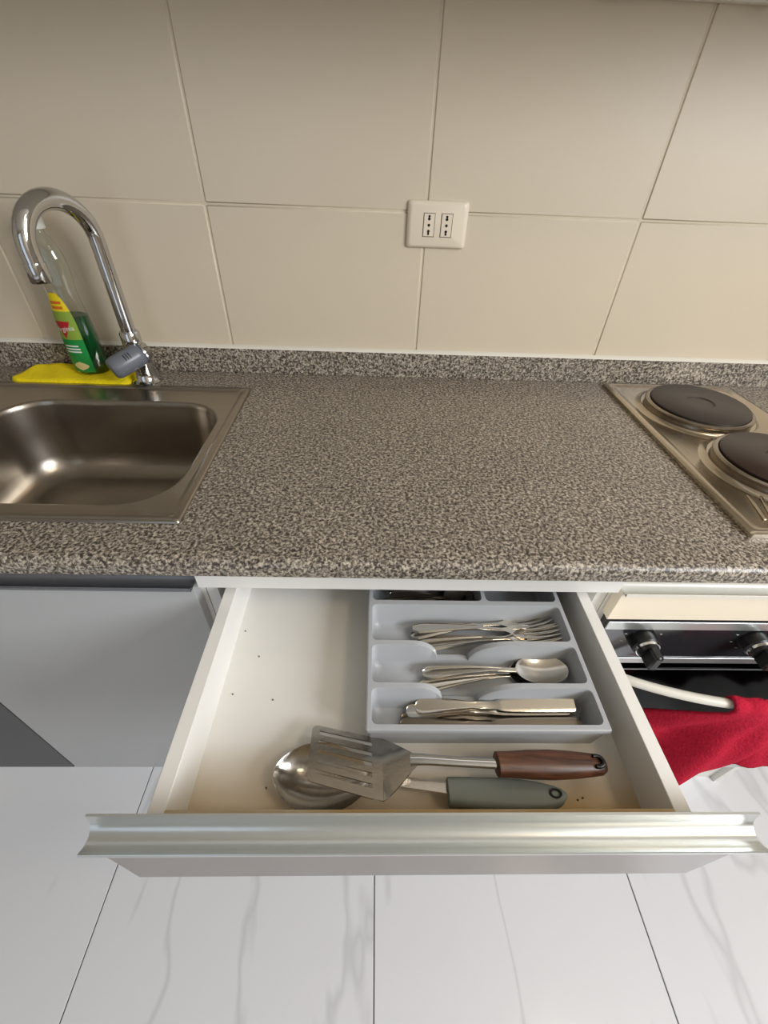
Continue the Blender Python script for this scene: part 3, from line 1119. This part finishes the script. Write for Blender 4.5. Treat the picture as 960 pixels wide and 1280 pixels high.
def knife_mesh(L=.208, blunt=True):
    b_ = bmesh.new()
    s = handle_secs(0, L * .50, w0=.0105, w1=.0055, z1=.003, t=.0034)
    xn = L * .50
    for u, w, yo in ((.03, .0058, 0), (.08, .0066, .0), (.18, .0078, .0003), (.4, .0086, .0006), (.7, .0090, .0008), (.93, .0092, .0009), (.985, .0090, .0009), (1.0, .0080 if blunt else .003, .0009)):
        s.append((xn + (L - xn) * u, yo, w, .0046, .0011, 0, 0))
    loft(b_, s)
    return b_


def place(name, bmm, mt, loc, rz, rx=0, ry=0, label='', cat='', group=None):
    o_ = obj(name, bmm, mt, None, smooth=50)
    o_.location = loc
    o_.rotation_euler = (rx, ry, rz)
    tag(o_, label, cat, group)
    return o_


ZT = TZ0 + .0035
# forks
place('fork', fork_mesh(), M_CUT, (0.0640, -0.6320, ZT + .0105), math.radians(5.5), math.radians(6), math.radians(-1.0),
      'front fork of the pile, its handle nearest the scooped divider', 'fork', 'forks in the tray')
place('fork', fork_mesh(), M_CUT, (0.0610, -0.6040, ZT + .0130), math.radians(-1.5), math.radians(-8), 0,
      'top fork of the pile with its handle butt furthest back', 'fork', 'forks in the tray')
place('fork', fork_mesh(), M_CUT, (0.0590, -0.6110, ZT + .0045), math.radians(7.0), math.radians(-14), math.radians(-2),
      'fork under the others whose tines point up to the rear corner', 'fork', 'forks in the tray')
place('fork', fork_mesh(), M_DCUT, (0.0670, -0.6190, ZT + .0030), math.radians(1.0), math.radians(4), 0,
      'dull fork at the bottom of the pile, mostly hidden', 'fork', 'forks in the tray')
# spoons
place('spoon', spoon_mesh(), M_CUT, (0.0700, -0.6700, ZT + .0095), math.radians(1.5), math.radians(-3), 0,
      'upper tablespoon in the tray, its shiny bowl up', 'spoon', 'spoons in the tray')
place('spoon', spoon_mesh(), M_CUT, (0.0640, -0.6855, ZT + .0015), math.radians(8.0), math.radians(3), 0,
      'lower tablespoon lying under the other spoon', 'spoon', 'spoons in the tray')
# knives
place('knife', knife_mesh(.197), M_CUT, (0.0575, -0.7150, ZT + .0120), math.radians(0.8), math.radians(14), 0,
      'top table knife with a bright square-ended blade', 'knife', 'knives in the tray')
place('knife', knife_mesh(.200), M_CUT, (0.0465, -0.7190, ZT + .0070), math.radians(0.9), 0, 0,
      'middle knife, its round handle butt just left of the top knife', 'knife', 'knives in the tray')
place('knife', knife_mesh(.222, False), M_DCUT, (0.0380, -0.7335, ZT + .0040), math.radians(-0.5), math.radians(10), 0,
      'dark lower knife against the front wall of the tray', 'knife', 'knives in the tray')
place('knife', knife_mesh(.215, False), M_DCUT, (0.0400, -0.7260, ZT + .0010), math.radians(1.6), 0, 0,
      'dull bottom knife whose blade tip shows past the bright blade', 'knife', 'knives in the tray')
# small dark items in the rear left well
place('teaspoon', spoon_mesh(.130), M_DCUT, (0.0180, -0.5540, ZT + .004), math.radians(6), 0, 0,
      'dark teaspoon in the rear tray well, nearest the front divider', 'spoon', 'dark teaspoons in the rear well')
place('teaspoon', spoon_mesh(.128), M_DCUT, (0.0300, -0.5420, ZT + .008), math.radians(-3), math.radians(8), 0,
      'dark teaspoon in the rear tray well, lying across another', 'spoon', 'dark teaspoons in the rear well')
place('teaspoon', spoon_mesh(.125), M_DCUT, (0.0160, -0.5200, ZT + .004), math.radians(4), 0, 0,
      'dark teaspoon in the rear tray well, furthest under the worktop', 'spoon', 'dark teaspoons in the rear well')

# ================================================================== SERVING SPOON (grey handle)
ls = thing('serving_spoon', 'big steel serving spoon with grey plastic handle in the drawer', 'serving spoon', (-0.0480, -0.7930, 0.757))
b = bmesh.new()
secs = []
x0, x1 = -0.100, 0.004
for u in (.004, .03, .08, .16, .28, .42, .56, .70, .82, .90, .95, .985):
    x = x0 + (x1 - x0) * u
    w = .0350 * math.sin(PI * u ** .95) ** .55
    w = max(w, .002 if u < .5 else .0045)
    secs.append((x, -0.7905 - .004 * u, w, .7800 - .003 * math.sin(PI * u), .0012, .0195 * math.sin(PI * u) ** .75, 0))
for x, w, z in ((.012, .0050, .781), (.03, .0052, .780), (.06, .0055, .778), (.092, .0060, .776)):
    secs.append((x, -0.7945 - .10 * (x - .004), w, z, .0018, 0, 0))
loft(b, secs, nv=15)
obj('bowl_and_neck', b, M_CUT, ls, smooth=50)
b = bmesh.new()
hs = []
for u, w in ((0, .0125), (.01, .0135), (.2, .0145), (.45, .0150), (.65, .0148), (.8, .0130), (.9, .0105), (.96, .0075), (.995, .003)):
    x = .086 + .126 * u
    hs.append((x, -0.8055 - .0045 * u, w, .7805 - .0050 * u, .013, -.003, 0))
loft(b, hs, nv=11)
hh_ = tag(obj('handle', b, M_GHANDLE, ls, smooth=50), 'grey plastic handle with a hanging hole')
b = bmesh.new()
rings(b, [[Vector((.199 + r * 1.5 * math.cos(2 * PI * q / 20), -.8090 + r * math.sin(2 * PI * q / 20), z)) for q in range(20)]
          for r, z in ((.0045, .7772), (.0045, .7806), (.0030, .7806), (.0030, .7772))], cap=False)
obj('hanging_hole', b, M_GAP, hh_, smooth=50)

# ================================================================== SLOTTED TURNER (wooden handle)
sp = thing('slotted_turner', 'slotted steel turner with brown wooden handle lying across the serving spoon', 'spatula', (0.05, -0.78, 0.757))
# head corners in space: A rear-left, B rear-right shoulder, C front-right, D front-left
A = Vector((-0.0640, -0.7370, 0.7745))
B = Vector((0.0160, -0.7545, 0.7780))
C = Vector((0.0170, -0.8230, 0.8040))
D = Vector((-0.0615, -0.8035, 0.8020))
nrm = (B - A).cross(D - A).normalized()
if nrm.z < 0:
    nrm = -nrm


def hp(u, v):
    """u along the handle axis from the free edge (0) to the neck (1); v rear 0 to front 1"""
    return (A * (1 - u) + B * u) * (1 - v) + (D * (1 - u) + C * u) * v


b = bmesh.new()
th_ = nrm * .0011
slots = [(.10, .17), (.275, .345), (.445, .515), (.615, .685), (.785, .855)]
us = [0, .015, .05, .11, .20, .40, .60, .80, .86, 1.0]
vs_ = sorted(set([0, .02, .06] + [q for s_ in slots for q in s_] + [.94, .98, 1.0]))


def corner(u, v):
    # rounded free corners
    uu = u
    for vc in (0, 1):
        dv = abs(v - vc)
        if dv < .10 and u < .10:
            k = 1 - dv / .10
            uu = max(u, .085 * (1 - math.sqrt(max(0, 1 - k * k))))
    return uu


for i in range(len(us) - 1):
    for j in range(len(vs_) - 1):
        um, vm = (us[i] + us[i + 1]) / 2, (vs_[j] + vs_[j + 1]) / 2
        if .11 < um < .86 and any(a < vm < c for a, c in slots):
            continue
        q = [hp(corner(us[i], vs_[j]), vs_[j]), hp(corner(us[i + 1], vs_[j]), vs_[j]), hp(corner(us[i + 1], vs_[j + 1]), vs_[j + 1]), hp(corner(us[i], vs_[j + 1]), vs_[j + 1])]
        b.faces.new([b.verts.new(p) for p in q])
# shoulder tapering to the neck
Nk = Vector((0.0530, -0.7830, 0.7985))
for k in range(6):
    u0, u1 = k / 6, (k + 1) / 6
    f0, f1 = 1 - u0 ** 1.15 * .86, 1 - u1 ** 1.15 * .86
    BCm = (B + C) / 2
    m0, m1 = BCm.lerp(Nk, u0), BCm.lerp(Nk, u1)
    e = (C - B) / 2
    e2 = e.lerp(Vector((0, e.length * -1, 0)), .5)
    a0, a1 = e * f0, e * f1
    for s0, s1 in ((-1, -.33), (-.33, .33), (.33, 1)):
        b.faces.new([b.verts.new(p) for p in (m0 + a0 * s0, m0 + a0 * s1, m1 + a1 * s1, m1 + a1 * s0)])
bmesh.ops.remove_doubles(b, verts=b.verts, dist=2e-5)
bmesh.ops.recalc_face_normals(b, faces=b.faces)
bmesh.ops.solidify(b, geom=list(b.faces), thickness=.0012)
obj('slotted_head', b, M_SPAT, sp, smooth=30)
b = bmesh.new()
tube(b, [(0.046, -0.7830, 0.7985), (0.056, -0.7835, 0.8000), (0.066, -0.7840, 0.8000), (0.10, -0.7855, 0.7985), (0.145, -0.7865, 0.7955)],
     [.0062, .0060, .0055, .0052, .0055], n=14, squash=.6)
obj('neck', b, M_CHROME, sp, smooth=50)
b = bmesh.new()
pts, rad = [], []
for u, r in ((0, .0100), (.01, .0125), (.12, .0128), (.3, .0142), (.5, .0148), (.7, .0135), (.85, .0118), (.94, .0105), (.985, .0075), (1, .004)):
    pts.append((.137 + .125 * u, -.7865 + .0035 * u, .7950 - .012 * u))
    rad.append(r)
tube(b, pts, rad, n=20, squash=.75)
hw_ = tag(obj('handle', b, M_WOOD, sp, smooth=50), 'brown wooden handle')
b = bmesh.new()
lp = []
for k in range(13):
    a = -PI * .6 + PI * 1.2 * k / 12
    lp.append((.2480 + .0075 * math.cos(a), -.7830 + .0055 * math.sin(a), .7935))
tube(b, lp, .0022, n=8)
obj('hanging_loop', b, M_BLACK, hw_, smooth=50)

# ================================================================== CRUMBS on the drawer bottom
b = bmesh.new()
for x, y in ((-.109, -.797), (-.172, -.693), (-.178, -.60), (-.150, -.640), (.223, -.741), (.230, -.809), (.236, -.807), (-.12, -.70), (.05, -.772)):
    t = bmesh.new()
    bmesh.ops.create_icosphere(t, subdivisions=1, radius=.0011)
    merge(b, t, Matrix.Translation((x, y, dz0 + .0006)))
o = obj('crumbs', b, M_WOOD, None, weld=False)
tag(o, 'small dark crumbs scattered on the drawer bottom', 'crumbs', kind='stuff')

# ================================================================== TOWEL
b = bmesh.new()
NU, NV = 60, 46


def tpoint(u, v):
    # v<0.12 goes over the handle, the rest hangs in front
    hx = 0.574 + u * 0.30
    t = max(0, (hx - .398) / (.924 - .398))
    hy = -0.588 - 0.062 * math.sin(PI * min(1, t)) ** .75
    if v < 0.16:
        a = PI * (v / 0.16)
        r = .0115 + .0015 * math.sin(u * 60)
        return Vector((hx, hy + r * math.cos(a), 0.6365 + r * math.sin(a) - (0.02 * (1 - v / .16) if v < .05 else 0)))
    s = (v - 0.16) / 0.84
    drop = 0.215 - 0.035 * u + 0.012 * math.sin(6 * u + .5)
    flare = 0.17 * (1 - u) ** 2.2 * s ** .9
    x = hx - flare + s * 0.03 * u + 0.10 * s * math.sin(PI * u) * .25
    z = 0.632 - s * drop
    y = hy - .0125
    # the main ridge fold and softer diagonal pleats
    ridge = math.exp(-((u - (.20 - .02 * s)) / (.035 if u < .20 - .02 * s else .10)) ** 2)
    y -= ridge * 0.020 * min(1, s * 2.2)
    left = max(0, .20 - u) / .20
    y += left ** 1.0 * 0.055 * min(1, s * 2.0)
    y -= .010 * min(1, s * 3) * math.sin(22 * u + 2.5 * s) * (1 - left)
    y -= .004 * math.sin(51 * u - 3 * s) * min(1, s * 3)
    return Vector((x, min(y, -0.5835), z))


g = [[b.verts.new(tpoint(i / NU, j / NV)) for j in range(NV + 1)] for i in range(NU + 1)]
for i in range(NU):
    for j in range(NV):
        b.faces.new((g[i][j], g[i + 1][j], g[i + 1][j + 1], g[i][j + 1]))
o = obj('dish_towel', b, M_TOWEL, None, smooth=70)
sm = o.modifiers.new('thick', 'SOLIDIFY')
sm.thickness = 0.004
sm.offset = 1
tag(o, 'crimson terry towel hanging over the oven door handle', 'towel')

# ================================================================== CEILING LAMP (off frame, lights the room)
cl = thing('ceiling_lamp', 'round white ceiling lamp above the kitchen', 'lamp', (1.05, -1.25, RH))
b = bmesh.new()
lathe(b, [(.0, -.001), (.17, -.001), (.17, -.03), (.155, -.04), (.0, -.04)], (1.05, -1.25, RH), n=32)
obj('lamp_body', b, M_WHITE, cl, smooth=40)
